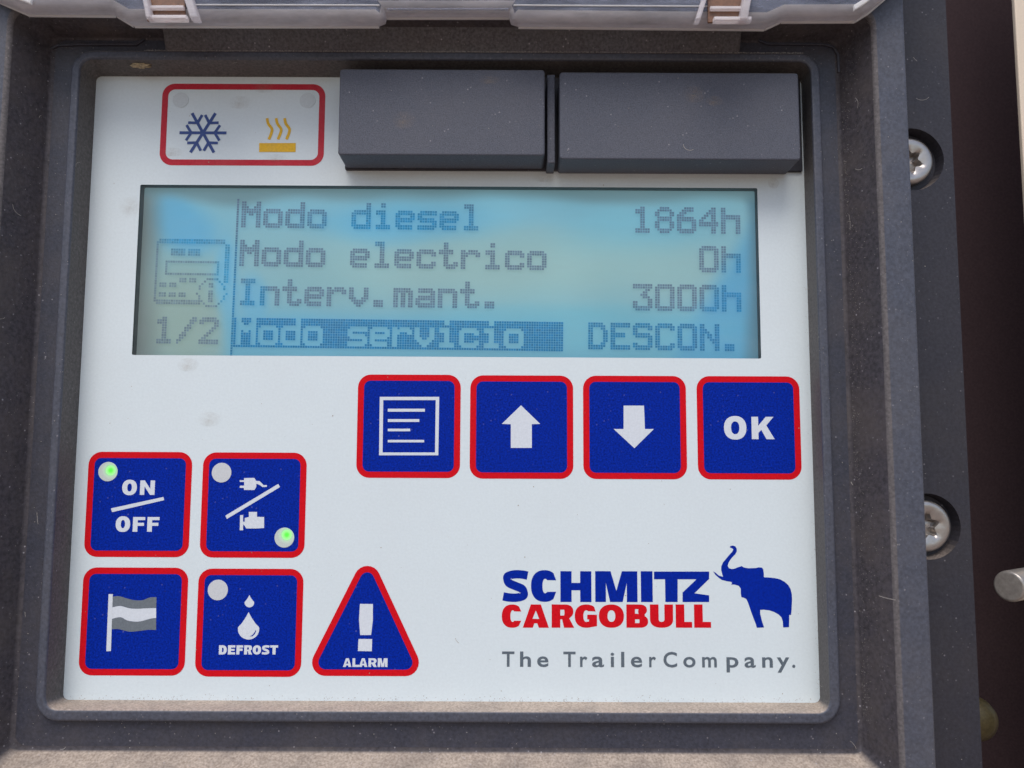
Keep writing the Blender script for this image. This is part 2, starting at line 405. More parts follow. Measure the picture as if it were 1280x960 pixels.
for (x, y, rs, rh) in holes:
    n = 40; c0 = circle(x, y, rh, n); c1 = circle(x, y, rh * .93, n)
    bb.add([(p[0], p[1], ZF - .001) for p in c0] + [(p[0], p[1], ZF - 2.2) for p in c1] + [(x, y, ZF - 2.2)],
           [(i, (i + 1) % n, n + (i + 1) % n, n + i) for i in range(n)] + [(n + i, n + (i + 1) % n, 2 * n) for i in range(n)])
bb.build('mounting_flange', M_flange, unit)

def screw(x, y, r, rot):
    b = MB(); n = 60
    def lob(k, s_): 
        a = 2 * math.pi * k / n; q = s_ * (0.84 + 0.17 * math.cos(6 * (a + rot))); return (x + q * math.cos(a), y + q * math.sin(a))
    rr = r * 0.50; ringsv = []
    zt = ZF - 0.5
    for q, z in ((1.0, zt - 1.6), (1.0, zt - .55), (.97, zt - .25), (.90, zt - .05), (.80, zt), (.66, zt - .05)):
        ringsv.append([(x + r * q * math.cos(2 * math.pi * k / n), y + r * q * math.sin(2 * math.pi * k / n), z) for k in range(n)])
    ringsv.append([(*lob(k, rr * 1.08), zt - .30) for k in range(n)])
    ringsv.append([(*lob(k, rr), zt - .55) for k in range(n)])
    ringsv.append([(*lob(k, rr * .92), zt - 1.7) for k in range(n)])
    ringsv.append([(x + r * .12 * math.cos(2 * math.pi * k / n), y + r * .12 * math.sin(2 * math.pi * k / n), zt - 1.45) for k in range(n)])
    for rg in ringsv: b.v += rg
    for k in range(len(ringsv) - 1):
        for i in range(n):
            j = (i + 1) % n; b.f.append((k * n + i, k * n + j, (k + 1) * n + j, (k + 1) * n + i))
    b.f.append(tuple(range((len(ringsv) - 1) * n, len(ringsv) * n)))
    b.build('screw', M_metal, unit, smooth=True)
screw(holes[0][0], holes[0][1], holes[0][2], 0.3)
screw(holes[1][0], holes[1][1], holes[1][2], 0.75)

# --- white membrane with the window cut out
lw = dict(L=at(170, 340)[0], R=at(949, 340)[0], T=at(560, 233)[1], B=at(560, 446)[1])
# the window as a true rectangle, turned a hair like the display behind it
wcx, wcy = (lw['L'] + lw['R']) / 2, (lw['T'] + lw['B']) / 2
def rot(p, c, a): 
    x, y = p[0] - c[0], p[1] - c[1]; return (c[0] + x * math.cos(a) - y * math.sin(a), c[1] + x * math.sin(a) + y * math.cos(a))
win = [rot(p, (wcx, wcy), R(-0.1)) for p in rrect(lw['L'], lw['B'], lw['R'], lw['T'], 0.25, 3)]
b = MB(); b.poly([rrect(panel_r['L'], panel_r['B'], panel_r['R'], panel_r['T'], 1.0, 6), win], 0)
b.build('membrane_panel', M_white, unit)
# display behind the window
disp = bpy.data.objects.new('display', None); col.objects.link(disp); disp.parent = unit
disp.location = W(wcx, lw['B'], -2.0) - wloc(unit); disp.empty_display_size = 0.01
disp['label'] = 'blue green liquid crystal display'
b = MB(); n = len(win); LZ = -1.7
b.add([(p[0], p[1], -0.002) for p in win] + [(p[0], p[1], LZ) for p in win], [(i, (i + 1) % n, n + (i + 1) % n, n + i)[::-1] for i in range(n)])
b.build('window_edge', M_darkwall, disp)
b = MB(); b.poly([inset(win, -0.0)], -0.25); b.build('window_film', M_film, disp)

# display colour field: reflected sky and cloud painted in as blue and pale patches
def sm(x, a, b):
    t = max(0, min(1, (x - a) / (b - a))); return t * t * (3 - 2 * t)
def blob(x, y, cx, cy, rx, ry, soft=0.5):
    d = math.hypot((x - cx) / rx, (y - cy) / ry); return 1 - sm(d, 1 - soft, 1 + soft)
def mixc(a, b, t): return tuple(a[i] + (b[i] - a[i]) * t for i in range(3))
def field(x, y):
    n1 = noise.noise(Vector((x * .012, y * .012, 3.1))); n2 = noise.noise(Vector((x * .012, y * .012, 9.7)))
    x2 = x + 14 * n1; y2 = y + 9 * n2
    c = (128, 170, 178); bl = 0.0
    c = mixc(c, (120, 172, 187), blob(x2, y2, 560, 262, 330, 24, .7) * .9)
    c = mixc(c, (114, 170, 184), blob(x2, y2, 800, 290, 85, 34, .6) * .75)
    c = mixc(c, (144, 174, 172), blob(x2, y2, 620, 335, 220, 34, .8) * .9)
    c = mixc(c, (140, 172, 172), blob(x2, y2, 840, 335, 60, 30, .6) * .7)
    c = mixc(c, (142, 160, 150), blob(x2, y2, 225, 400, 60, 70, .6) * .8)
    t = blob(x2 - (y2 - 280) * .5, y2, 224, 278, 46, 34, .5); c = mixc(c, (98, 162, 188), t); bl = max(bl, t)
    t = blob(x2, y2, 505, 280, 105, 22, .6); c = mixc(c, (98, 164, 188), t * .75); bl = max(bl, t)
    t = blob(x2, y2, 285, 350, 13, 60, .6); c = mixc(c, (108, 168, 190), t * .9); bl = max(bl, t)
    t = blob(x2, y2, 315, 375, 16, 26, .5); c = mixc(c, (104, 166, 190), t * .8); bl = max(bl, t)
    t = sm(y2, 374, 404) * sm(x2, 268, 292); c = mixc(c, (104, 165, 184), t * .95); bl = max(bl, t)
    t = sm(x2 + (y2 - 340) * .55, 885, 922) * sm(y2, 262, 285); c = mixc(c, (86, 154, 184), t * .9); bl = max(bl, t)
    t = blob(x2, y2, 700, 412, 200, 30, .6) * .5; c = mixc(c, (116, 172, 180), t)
    t = 1 - sm(x2, 172, 212); c = mixc(c, (108, 118, 116), t * .9)  # recess shade painted down the left edge
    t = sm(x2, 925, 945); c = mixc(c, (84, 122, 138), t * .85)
    t = 1 - sm(y2, 240, 258); c = mixc(c, (102, 132, 138), t * .85)  # recess shade painted along the top edge
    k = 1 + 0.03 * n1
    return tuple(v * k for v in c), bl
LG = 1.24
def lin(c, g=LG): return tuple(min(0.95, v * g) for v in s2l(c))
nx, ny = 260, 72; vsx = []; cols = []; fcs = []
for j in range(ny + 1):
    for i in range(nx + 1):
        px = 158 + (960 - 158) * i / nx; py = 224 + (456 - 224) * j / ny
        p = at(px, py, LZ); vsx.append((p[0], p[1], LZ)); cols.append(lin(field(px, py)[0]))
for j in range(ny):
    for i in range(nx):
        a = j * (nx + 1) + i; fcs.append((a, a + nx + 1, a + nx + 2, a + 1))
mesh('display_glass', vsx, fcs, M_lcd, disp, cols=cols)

# --- dot matrix lettering
F = {
'M': ["XX....XX", "XX....XX", "XXX..XXX", "XXXXXXXX", "XXXXXXXX", "XX.XX.XX", "XX....XX", "XX....XX", "XX....XX", "XX....XX", "XX....XX"],
'o': [3, ".XXXXXX.", "XXXXXXXX", "XX....XX", "XX....XX", "XX....XX", "XX....XX", "XXXXXXXX", ".XXXXXX."],
'd': ["......XX", "......XX", "......XX", ".XXXXXXX", "XXXXXXXX", "XX....XX", "XX....XX", "XX....XX", "XX....XX", "XXXXXXXX", ".XXXXXXX"],
'i': ["...XX...", "...XX...", "........", ".XXXX...", ".XXXX...", "...XX...", "...XX...", "...XX...", "...XX...", ".XXXXXX.", ".XXXXXX."],
'e': [3, ".XXXXXX.", "XXXXXXXX", "XX....XX", "XXXXXXXX", "XXXXXXX.", "XX......", "XXXXXXX.", ".XXXXXX."],
's': [3, ".XXXXXXX", "XXXXXXXX", "XX......", "XXXXXXX.", ".XXXXXXX", "......XX", "XXXXXXXX", "XXXXXXX."],
'l': [".XXXX...", ".XXXX...", "...XX...", "...XX...", "...XX...", "...XX...", "...XX...", "...XX...", "...XX...", ".XXXXXX.", ".XXXXXX."],
'I': [".XXXXXX.", ".XXXXXX.", "...XX...", "...XX...", "...XX...", "...XX...", "...XX...", "...XX...", "...XX...", ".XXXXXX.", ".XXXXXX."],
'n': [3, "XXXXXXX.", "XXXXXXXX", "XX....XX", "XX....XX", "XX....XX", "XX....XX", "XX....XX", "XX....XX"],
't': ["..XX....", "..XX....", "..XX....", "XXXXXX..", "XXXXXX..", "..XX....", "..XX....", "..XX....", "..XX..XX", "..XXXXXX", "...XXXX."],
'r': [3, "XX.XXXX.", "XXXXXXXX", "XXX...XX", "XX......", "XX......", "XX......", "XX......", "XX......"],
'v': [3, "XX....XX", "XX....XX", "XX....XX", "XX....XX", "XXX..XXX", ".XXXXXX.", "..XXXX..", "...XX..."],
'.': [7, "........", ".XXXX...", ".XXXX...", ".XXXX..."],
'm': [3, "XXXXXXX.", "XXXXXXXX", "XX.XX.XX", "XX.XX.XX", "XX.XX.XX", "XX.XX.XX", "XX.XX.XX", "XX.XX.XX"],
'a': [3, ".XXXXXX.", ".XXXXXXX", "......XX", ".XXXXXXX", "XXXXXXXX", "XX....XX", "XXXXXXXX", ".XXXXXXX"],
'c': [3, ".XXXXXX.", "XXXXXXXX", "XX....XX", "XX......", "XX......", "XX....XX", "XXXXXXXX", ".XXXXXX."],
'1': ["...XX...", ".XXXX...", ".XXXX...", "...XX...", "...XX...", "...XX...", "...XX...", "...XX...", "...XX...", ".XXXXXX.", ".XXXXXX."],
'8': ["..XXXX..", ".XXXXXX.", "XX....XX", "XX....XX", ".XXXXXX.", ".XXXXXX.", "XX....XX", "XX....XX", "XX....XX", ".XXXXXX.", "..XXXX.."],
'6': ["...XXXX.", "..XXXXX.", ".XXX....", "XXX.....", "XXXXXXX.", "XXXXXXXX", "XX....XX", "XX....XX", "XX....XX", "XXXXXXXX", ".XXXXXX."],
'4': [".....XX.", "....XXX.", "...XXXX.", "..XX.XX.", ".XX..XX.", "XX...XX.", "XXXXXXXX", "XXXXXXXX", ".....XX.", ".....XX.", ".....XX."],
'h': ["XX......", "XX......", "XX......", "XXXXXXXX", "XXXXXXXX", "XX....XX", "XX....XX", "XX....XX", "XX....XX", "XX....XX", "XX....XX"],
'0': [".XXXXXX.", "XXXXXXXX", "XX....XX", "XX....XX", "XX....XX", "XX....XX", "XX....XX", "XX....XX", "XX....XX", "XXXXXXXX", ".XXXXXX."],
'3': ["XXXXXXXX", "XXXXXXXX", ".....XX.", "....XX..", "...XXX..", "....XXX.", "......XX", "XX....XX", "XX....XX", "XXXXXXXX", ".XXXXXX."],
'D': ["XXXXXX..", "XXXXXXX.", "XX...XX.", "XX....XX", "XX....XX", "XX....XX", "XX....XX", "XX....XX", "XX...XX.", "XXXXXXX.", "XXXXXX.."],
'E': ["XXXXXXXX", "XXXXXXXX", "XX......", "XX......", "XXXXXX..", "XXXXXX..", "XX......", "XX......", "XX......", "XXXXXXXX", "XXXXXXXX"],
'S': [".XXXXXX.", "XXXXXXXX", "XX....XX", "XX......", "XXXXXXX.", ".XXXXXXX", "......XX", "......XX", "XX....XX", "XXXXXXXX", ".XXXXXX."],
'C': [".XXXXXX.", "XXXXXXXX", "XX....XX", "XX......", "XX......", "XX......", "XX......", "XX......", "XX....XX", "XXXXXXXX", ".XXXXXX."],
'O': [".XXXXXX.", "XXXXXXXX", "XX....XX", "XX....XX", "XX....XX", "XX....XX", "XX....XX", "XX....XX", "XX....XX", "XXXXXXXX", ".XXXXXX."],
'N': ["XX....XX", "XX....XX", "XXX...XX", "XXXX..XX", "XX.XX.XX", "XX.XX.XX", "XX..XXXX", "XX...XXX", "XX....XX", "XX....XX", "XX....XX"],
'/': ["......XX", ".....XXX", ".....XX.", "....XX..", "...XXX..", "...XX...", "..XX....", ".XXX....", ".XX.....", "XX......", "X......."],
'2': [".XXXXXX.", "XXXXXXXX", "XX....XX", "......XX", ".....XX.", "....XX..", "...XX...", "..XX....", ".XX.....", "XXXXXXXX", "XXXXXXXX"],
}
DZ = LZ + 0.7
ox, oy = at(302.5, 251.5, DZ); pitch = (at(901, 262, DZ)[0] - ox) / 196.0; pitchy = (oy - at(302.5, 397, DZ)[1]) / 48.0
ANG = R(-0.55)
def dotpos(c, r): return rot((ox + c * pitch, oy - r * pitchy), (ox, oy), ANG)
def topx(x, y, h):                       # back to photograph pixels, only to read the painted display colour at a dot
    d = Vector((x, y, h)) - CAM; k = d.dot(fv); return (640 + d.dot(rv) / k * FPX, 480 - d.dot(uv) / k * FPX)
def dots(name, cells, strength=1.0, force=None, label=None):
    b = MB()
    for (c, r) in cells:
        x, y = dotpos(c, r); gap = .05
        q = [rot((x + (gap) * pitch, y - gap * pitchy), (x, y), ANG), rot((x + (1 - gap * 2) * pitch, y - gap * pitchy), (x, y), ANG),
             rot((x + (1 - gap * 2) * pitch, y - (1 - 2 * gap) * pitchy), (x, y), ANG), rot((x + gap * pitch, y - (1 - 2 * gap) * pitchy), (x, y), ANG)]
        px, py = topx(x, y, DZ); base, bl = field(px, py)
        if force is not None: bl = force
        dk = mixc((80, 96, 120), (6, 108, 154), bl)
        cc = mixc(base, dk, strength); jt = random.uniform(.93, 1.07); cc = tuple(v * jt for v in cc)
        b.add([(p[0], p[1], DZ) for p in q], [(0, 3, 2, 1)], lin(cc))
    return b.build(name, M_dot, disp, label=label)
def cells_of(text, c0, r0, adj=None):
    out = []
    for i, ch in enumerate(text):
        if ch == ' ': continue
        g = F[ch]; s0 = 0
        if isinstance(g[0], int): s0 = g[0]; g = g[1:]
        for rr, row in enumerate(g):
            for cc, x in enumerate(row):
                if x == 'X': out.append((c0 + 9 * i + cc, r0 + s0 + rr))
    return out
for k, (lt, rt, rc) in enumerate((('Modo diesel', '1864h', 160), ('Modo electrico', '0h', 187), ('Interv.mant.', '3000h', 160))):
    dots('screen_text', cells_of(lt, 0, 16 * k), 0.75); dots('screen_text', cells_of(rt, rc, 16 * k), 0.75)
bar = set((c, r) for c in range(-1, 132) for r in range(48, 60)) - set(cells_of('Modo servicio', 0, 48))
dots('highlight_bar', sorted(bar), 0.95, force=1.0)
dots('screen_text', cells_of('DESCON.', 142, 48), 0.9, force=.85)
dots('screen_text', cells_of('1/2', -33, 48), 0.62)
dots('divider_line', [(-2, r) for r in range(-1, 64)], 0.85)
# the small picture of a controller
ic = set()
for c in range(-36, -9): ic |= {(c, 16), (c, 17), (c, 49 - 8), (c, 50 - 8)} if c < -9 else set()
for r in range(17, 42): ic |= {(-37, r)}
for r in range(18, 34): ic |= {(-9, r), (-8, r)}
ic = {p for p in ic if not (p[0] > -19 and p[1] > 38)}
for c in range(-31, -19): 
    if c != -25: ic |= {(c, 20), (c, 21), (c, 22)}
for c in range(-33, -11): ic |= {(c, 25), (c, 30)}
for r in range(25, 31): ic |= {(-33, r), (-12, r)}
for c0, r0_ in ((-27, 32), (-23, 32), (-35, 34), (-31, 34), (-35, 38), (-31, 38), (-27, 38)):
    ic |= {(c0 + a, r0_ + q) for a in range(3) for q in range(2)}
for k in range(28):
    a = 2 * math.pi * k / 28; ic.add((round(-14 + 5.6 * math.cos(a)), round(37.5 + 5.6 * math.sin(a))))
ic |= {(-15, 34), (-14, 34), (-15, 35), (-14, 35)} | {(-15 + a, r) for a in (0, 1) for r in range(37, 42)}
ic = {(c + 3, r) for c, r in ic} | {(-5, r) for r in range(19, 34)}
dots('controller_icon', sorted(ic), 0.52)

# ------------------------------------------------------------------ heavy capitals
def arc(cx, cy, rx, ry, a0, a1, n=14, e=2.0):
    out = []
    for k in range(n + 1):
        a = R(a0 + (a1 - a0) * k / n); c, s_ = math.cos(a), math.sin(a)
        out.append((cx + rx * math.copysign(abs(c) ** (2 / e), c), cy + ry * math.copysign(abs(s_) ** (2 / e), s_)))
    return out
def glyph(ch, a, w, h):
    """list of [outline, holes...]; x 0..a, y 0..1; w stem width, h bar height"""
    if ch == 'O': return [[arc(a / 2, .5, a / 2, .5, 0, 354, 48, 2.25), arc(a / 2, .5, a / 2 - w, .5 - h, 0, 354, 48, 2.25)]]
    if ch == 'I': return [[[(0, 0), (a, 0), (a, 1), (0, 1)]]]
    if ch == 'H': return [[[(0, 0), (w, 0), (w, .5 - h / 2), (a - w, .5 - h / 2), (a - w, 0), (a, 0), (a, 1), (a - w, 1), (a - w, .5 + h / 2), (w, .5 + h / 2), (w, 1), (0, 1)]]]
    if ch == 'L': return [[[(0, 0), (a, 0), (a, h), (w, h), (w, 1), (0, 1)]]]
    if ch == 'T': return [[[(a / 2 - w / 2, 0), (a / 2 + w / 2, 0), (a / 2 + w / 2, 1 - h), (a, 1 - h), (a, 1), (0, 1), (0, 1 - h), (a / 2 - w / 2, 1 - h)]]]
    if ch == 'E': return [[[(0, 0), (a, 0), (a, h), (w, h), (w, .5 - h * .42), (a * .93, .5 - h * .42), (a * .93, .5 + h * .42), (w, .5 + h * .42), (w, 1 - h), (a, 1 - h), (a, 1), (0, 1)]]]
    if ch == 'F': return [[[(0, 0), (w, 0), (w, .40), (a * .92, .40), (a * .92, .40 + h), (w, .40 + h), (w, 1 - h), (a, 1 - h), (a, 1), (0, 1)]]]
    if ch == 'Z': return [[[(0, 0), (a, 0), (a, h), (w * 1.25, h), (a, 1 - h), (a, 1), (0, 1), (0, 1 - h), (a - w * 1.25, 1 - h), (0, h)]]]
    if ch == 'N': return [[[(0, 0), (w, 0), (w, .58), (a - w, 0), (a, 0), (a, 1), (a - w, 1), (a - w, .42), (w, 1), (0, 1)]]]
    if ch == 'M': 
        k = w * .95
        return [[[(0, 0), (k, 0), (k, .62), (a / 2 - .17 * a + .03, 0), (a / 2 + .17 * a - .03, 0), (a - k, .62), (a - k, 0), (a, 0), (a, 1), (a - k * 1.45, 1), (a / 2, .36), (k * 1.45, 1), (0, 1)]]]
    if ch == 'A': 
        t = .5 * w
        return [[[(0, 0), (w * 1.05, 0), (w * 1.05 + .06 * a, .19), (a - w * 1.05 - .06 * a, .19), (a - w * 1.05, 0), (a, 0), (a / 2 + t * 1.05, 1), (a / 2 - t * 1.05, 1)],
                 [(a / 2 - .13 * a, .38), (a / 2 + .13 * a, .38), (a / 2, .74)]]]
    if ch == 'K': return [[[(0, 0), (w, 0), (w, .28), (w + .13, .42), (a - w * 1.22, 0), (a, 0), (w + .33 + .03, .62), (a - .03, 1), (a - w * 1.25, 1), (w, .60), (w, 1), (0, 1)]]]
    if ch == 'U': 
        return [[[(0, 1), (0, .36)] + arc(a / 2, .36, a / 2, .36, 180, 360, 16, 2.3)[1:] + [(a, 1), (a - w, 1)] + arc(a / 2, .36, a / 2 - w, .36 - h, 360, 180, 16, 2.3) + [(w, 1)]]]
    if ch == 'C':
        o = arc(a / 2 + .02, .5, a / 2 + .02, .5, 52, 308, 30, 2.3); i = arc(a / 2 + .04, .5, a / 2 + .04 - w, .5 - h, 308, 52, 30, 2.3)
        o = [(min(x, a), y) for x, y in o]; return [[o + [(a * .97, .03 + h + .02)] + [p for p in i if p[0] < a * .93] + [(a * .97, .95 - h)]]]
    if ch == 'G':
        o = arc(a / 2 + .02, .5, a / 2 + .02, .5, 50, 290, 28, 2.3); i = arc(a / 2 + .02, .5, a / 2 + .02 - w, .5 - h, 285, 58, 26, 2.3)
        return [[o + [(a, .07), (a, .56), (a * .56, .56), (a * .56, .36), (a - w * .92, .36), (a - w * .92, h + .02)] + i + [(a * .94, .95 - h)]]]
    if ch == 'S':
        k = h / 2
        c = spline([(.95 * a, 1 - k - .035), (.72 * a, 1 - k), (.44 * a, 1 - k), (.21 * a, .805), (k + .035, .70), (.27 * a, .585), (.5 * a, .50), (.73 * a, .415), (a - k - .035, .30), (.79 * a, .195), (.56 * a, k), (.28 * a, k), (.04 * a, k + .035)], 8)
        return [[thick(c, h * .98)]]
    if ch in 'BRD':
        if ch == 'D':
            o = [(0, 0)] + arc(a * .45, .5, a * .55, .5, -90, 90, 20, 2.3) + [(0, 1)]
            return [[o, [(w, h)] + arc(a * .45, .5, a * .55 - w, .5 - h, -90, 90, 16, 2.3) + [(w, 1 - h)]]]
        if ch == 'B':
            o = [(0, 0)] + arc(a * .62, .27, a * .38, .27, -90, 60, 12, 2.3) + [(a * .86, .52)] + arc(a * .60, .765, a * .35, .235, -50, 90, 12, 2.3) + [(0, 1)]
            hh = h * .80
            return [[o, [(w, hh)] + arc(a * .60, .28, a * .40 - w, .28 - hh, -90, 90, 10) + [(w, .56 - hh)], [(w, .60)] + arc(a * .58, .60 + (.40 - hh) / 2, a * .36 - w, (.40 - hh) / 2, -90, 90, 10) + [(w, 1 - hh)]]]
        o = [(0, 0), (w, 0), (w, .36), (w + .08, .36), (a - w * 1.18, 0), (a, 0), (a * .78, .40)] + arc(a * .60, .70, a * .36, .30, -45, 90, 14, 2.3) + [(0, 1)]
        hh = h * .9
        return [[o, [(w, .40 + hh * .55)] + arc(a * .55, (.40 + hh * .55 + 1 - hh) / 2, a * .40 - w, (1 - hh - .40 - hh * .55) / 2, -90, 90, 10) + [(w, 1 - hh)]]]
def letter(b, ch, box, z, w, h):
    """heavy letter filling a box given in photograph pixels (left, top, right, bottom); w, h in units of its height"""
    x0, y0, x1, y1 = box; xm, ym = (x0 + x1) / 2, (y0 + y1) / 2
    X0 = at(x0, ym, z)[0]; X1 = at(x1, ym, z)[0]; Y0 = at(xm, y1, z)[1]; Y1 = at(xm, y0, z)[1]; H = Y1 - Y0; a = (X1 - X0) / H
    for grp in glyph(ch, a, w, h):
        b.poly([[(X0 + x * H, Y0 + y * H) for x, y in l] for l in grp], z)

# builtin lettering for the thin grey line
def font_shape(ch, bold):
    cu = bpy.data.curves.new('lettering', 'FONT'); cu.body = ch; cu.size = 1; cu.offset = bold; cu.resolution_u = 4
    o = bpy.data.objects.new('lettering', cu); me = bpy.data.meshes.new_from_object(o)
    vs_ = [tuple(v.co[:2]) for v in me.vertices]; fs = [tuple(p.vertices) for p in me.polygons]
    nz = sum(p.normal.z * p.area for p in me.polygons)
    if nz < 0: fs = [f[::-1] for f in fs]
    bpy.data.objects.remove(o); bpy.data.curves.remove(cu); bpy.data.meshes.remove(me)
    return vs_, fs

# ------------------------------------------------------------------ buttons
Z1, Z2, Z3 = 0.03, 0.06, 0.09
MMPX = (at(700, 534)[0] - at(600, 534)[0]) / 100
def tr(x0, y0, s_, pts, z): return [at(x0 + p[0] * s_, y0 + p[1] * s_, z) for p in pts]
BW = (at(1001, 534)[0] - at(872, 534)[0]); 
def button(cx, cy, label, size=None):
    x, y = at(cx, cy, 0); s_ = (size or BW) / 2
    r = bpy.data.objects.new('button', None); col.objects.link(r); r.parent = unit; r.location = W(x, y, 0) - wloc(unit); r.empty_display_size = .005
    r['label'] = label
    o = rrect(x - s_, y - s_, x + s_, y + s_, 2.3, 8); i = rrect(x - s_ + 1.12, y - s_ + 1.12, x + s_ - 1.12, y + s_ - 1.12, 1.15, 6)
    b = MB(); b.poly([o, i], Z1); b.build('border', M_red, r)
    b = MB(); b.poly([rrect(x - s_ + 1.08, y - s_ + 1.08, x + s_ - 1.08, y + s_ - 1.08, 1.15, 6)], Z1 + .012); b.build('face', M_blue, r)
    return r, x, y
def led(px, py, rpx, parent, lit=None, m=None):
    x, y = at(px, py, Z2); rr = rpx * MMPX
    b = MB(); b.prism(circle(x, y, rr, 36), Z1 + .02, Z2 + .03, 0.02)
    if lit:
        l = at(lit[0], lit[1], Z2); b.build('indicator_light', M_ledgreen, parent, origin=(l[0], l[1], Z2 + .03), label='glowing green indicator light')
    else: b.build('indicator_light', m or M_led, parent)

# menu
k = 150 / 1029
bt, _, _ = button(511, 532.5, 'menu button with a page of four lines')
b = MB(); zz = (440, 465, k)
b.poly([tr(*zz, [(238, 213), (748, 213), (740, 714), (232, 714)], Z2), tr(*zz, [(268, 241), (718, 241), (712, 690), (262, 690)], Z2)], Z2)
for (x0, y0, x1, y1) in ((307, 315, 625, 340), (307, 404, 577, 428), (307, 486, 499, 508), (307, 582, 619, 603)):
    b.poly([tr(*zz, [(x0, y0), (x1, y0), (x1, y1), (x0, y1)], Z2)], Z2)
b.build('symbol', M_legend, bt)
# up, down
bt, _, _ = button(652, 533.5, 'button with an arrow pointing up')
b = MB(); zz = (400, 300, .375)
b.poly([tr(*zz, [(670, 551), (734, 613), (706, 614), (706, 693), (636, 693), (636, 614), (606, 613)], Z2)], Z2); b.build('symbol', M_legend, bt)
bt, _, _ = button(793.5, 534, 'button with an arrow pointing down')
b = MB(); b.poly([tr(*zz, [(1012, 552), (1080, 552), (1083, 630), (1113, 630), (1048, 694), (979, 630), (1012, 630)], Z2)], Z2); b.build('symbol', M_legend, bt)
# OK
bt, _, _ = button(936, 534.5, 'button lettered OK')
b = MB(); letter(b, 'O', (905, 520, 933, 549.5), Z2, .30, .23); letter(b, 'K', (939.5, 521, 968, 549), Z2, .30, .25); b.build('lettering', M_legend, bt)
# on off
bt, _, _ = button(173.2, 630.2, 'on off button with its green light lit')
b = MB(); zz = (100, 560, k)
def zl(b, ch, x0, y0, x1, y1, w, h, ox_=100, oy_=560, k_=k): letter(b, ch, (ox_ + x0 * k_, oy_ + y0 * k_, ox_ + x1 * k_, oy_ + y1 * k_), Z2, w, h)
zl(b, 'O', 362, 272, 488, 405, .33, .24); zl(b, 'N', 515, 278, 641, 402, .31, .2)
zl(b, 'O', 306, 585, 430, 720, .33, .24); zl(b, 'F', 453, 592, 557, 718, .33, .21); zl(b, 'F', 577, 592, 680, 718, .33, .21)
b.poly([tr(*zz, [(265, 518), (715, 420), (722, 447), (275, 550)], Z2)], Z2)
b.build('lettering', M_legend, bt)
led(135, 589.5, 12.0, bt, lit=(138.5, 588))
# plug / engine
bt, _, _ = button(317, 631, 'power source button with plug and engine symbols, green light lit at its lower corner')
b = MB(); zz = (245, 560, k)
b.poly([tr(*zz, [(412, 258), (500, 256), (517, 282), (545, 284), (562, 300), (578, 318), (608, 318), (608, 333), (570, 335), (548, 318), (518, 305), (516, 335), (500, 360), (412, 360), (410, 342), (375, 342), (375, 324), (413, 322), (413, 292), (375, 290), (375, 276), (412, 276)], Z2)], Z2)
b.poly([tr(*zz, [(252, 580), (705, 308), (720, 335), (265, 608)], Z2)], Z2)
b.poly([tr(*zz, [(378, 575), (404, 575), (404, 632), (418, 632), (418, 600), (453, 592), (453, 548), (523, 548), (523, 590), (584, 592), (584, 686), (520, 690), (430, 690), (418, 668), (404, 655), (404, 705), (375, 705)], Z2)], Z2)
b.build('symbol', M_legend, bt)
led(277, 590.8, 12.2, bt); led(355.5, 672, 12.2, bt, lit=(358.5, 668.5))
# flag
bt, _, _ = button(167.3, 776.5, 'button with a grey and white flag')
b = MB(); zz = (95, 705, k)
def wavy(y0s, y1s): return [tr(*zz, spline(y0s, 5) + spline(y1s, 5)[::-1], Z2)]
b.poly([tr(*zz, [(280, 258), (316, 258), (300, 746), (260, 748)], Z2)], Z3 - .01)
b.build('flagpole', M_legend, bt)
b = MB(); b.poly(wavy([(310, 372), (380, 360), (450, 378), (520, 384), (600, 380), (687, 378)], [(303, 472), (380, 456), (440, 484), (505, 494), (560, 490), (640, 468), (687, 463)]), Z2)
b.build('flag_stripe', M_legend, bt)
b = MB(); b.poly(wavy([(312, 280), (370, 276), (440, 296), (500, 310), (570, 310), (630, 288), (690, 284)], [(310, 371), (380, 359), (450, 377), (520, 383), (600, 379), (688, 377)]), Z2)
b.build('flag_stripe', M_grey, bt)
b = MB(); b.poly(wavy([(303, 473), (380, 457), (440, 485), (505, 495), (560, 491), (640, 469), (687, 464)], [(300, 560), (360, 558), (430, 575), (480, 580), (560, 572), (620, 564), (687, 566)]), Z2)
b.build('flag_stripe', M_grey, bt)
# defrost
bt, _, _ = button(312, 778, 'defrost button with two water drops')
b = MB(); zz = (240, 705, k)
def drop(cx, top, bot, w_, z):
    H = bot - top; r_ = w_ / 2; cy = bot - r_ * 1.0; pts = [(cx, top)]
    pts += spline([(cx + w_ * .12, top + H * .18), (cx + w_ * .33, top + H * .42), (cx + r_ * .97, cy - r_ * .15), (cx + r_ * .98, cy + r_ * .1)], 5)
    pts += [(cx + r_ * math.cos(a), cy + r_ * math.sin(a)) for a in [math.pi * t / 16 for t in range(1, 16)]]
    pts += [(2 * cx - x, y) for x, y in spline([(cx + w_ * .12, top + H * .18), (cx + w_ * .33, top + H * .42), (cx + r_ * .97, cy - r_ * .15), (cx + r_ * .98, cy + r_ * .1)], 5)][::-1]
    return tr(*zz, pts, z)
b.poly([drop(492, 266, 372, 82, Z2)], Z2); b.poly([drop(485, 412, 648, 184, Z2)], Z2)
b.build('symbol', M_legend, bt)
b = MB(); b.poly([tr(*zz, [(495, 622), (520, 606), (537, 585), (547, 566), (549, 578), (538, 600), (520, 618)], Z3)], Z3); b.build('symbol', M_blue, bt)
b = MB()
for ch, x0, x1 in (('D', 231, 298), ('E', 308, 370), ('F', 381, 438), ('R', 447, 517), ('O', 521, 592), ('S', 598, 666), ('T', 670, 738)):
    zl(b, ch, x0, 697, x1, 776, .34, .25, 240, 705)
b.build('lettering', M_legend, bt)
led(272.3, 737.5, 12.4, bt)
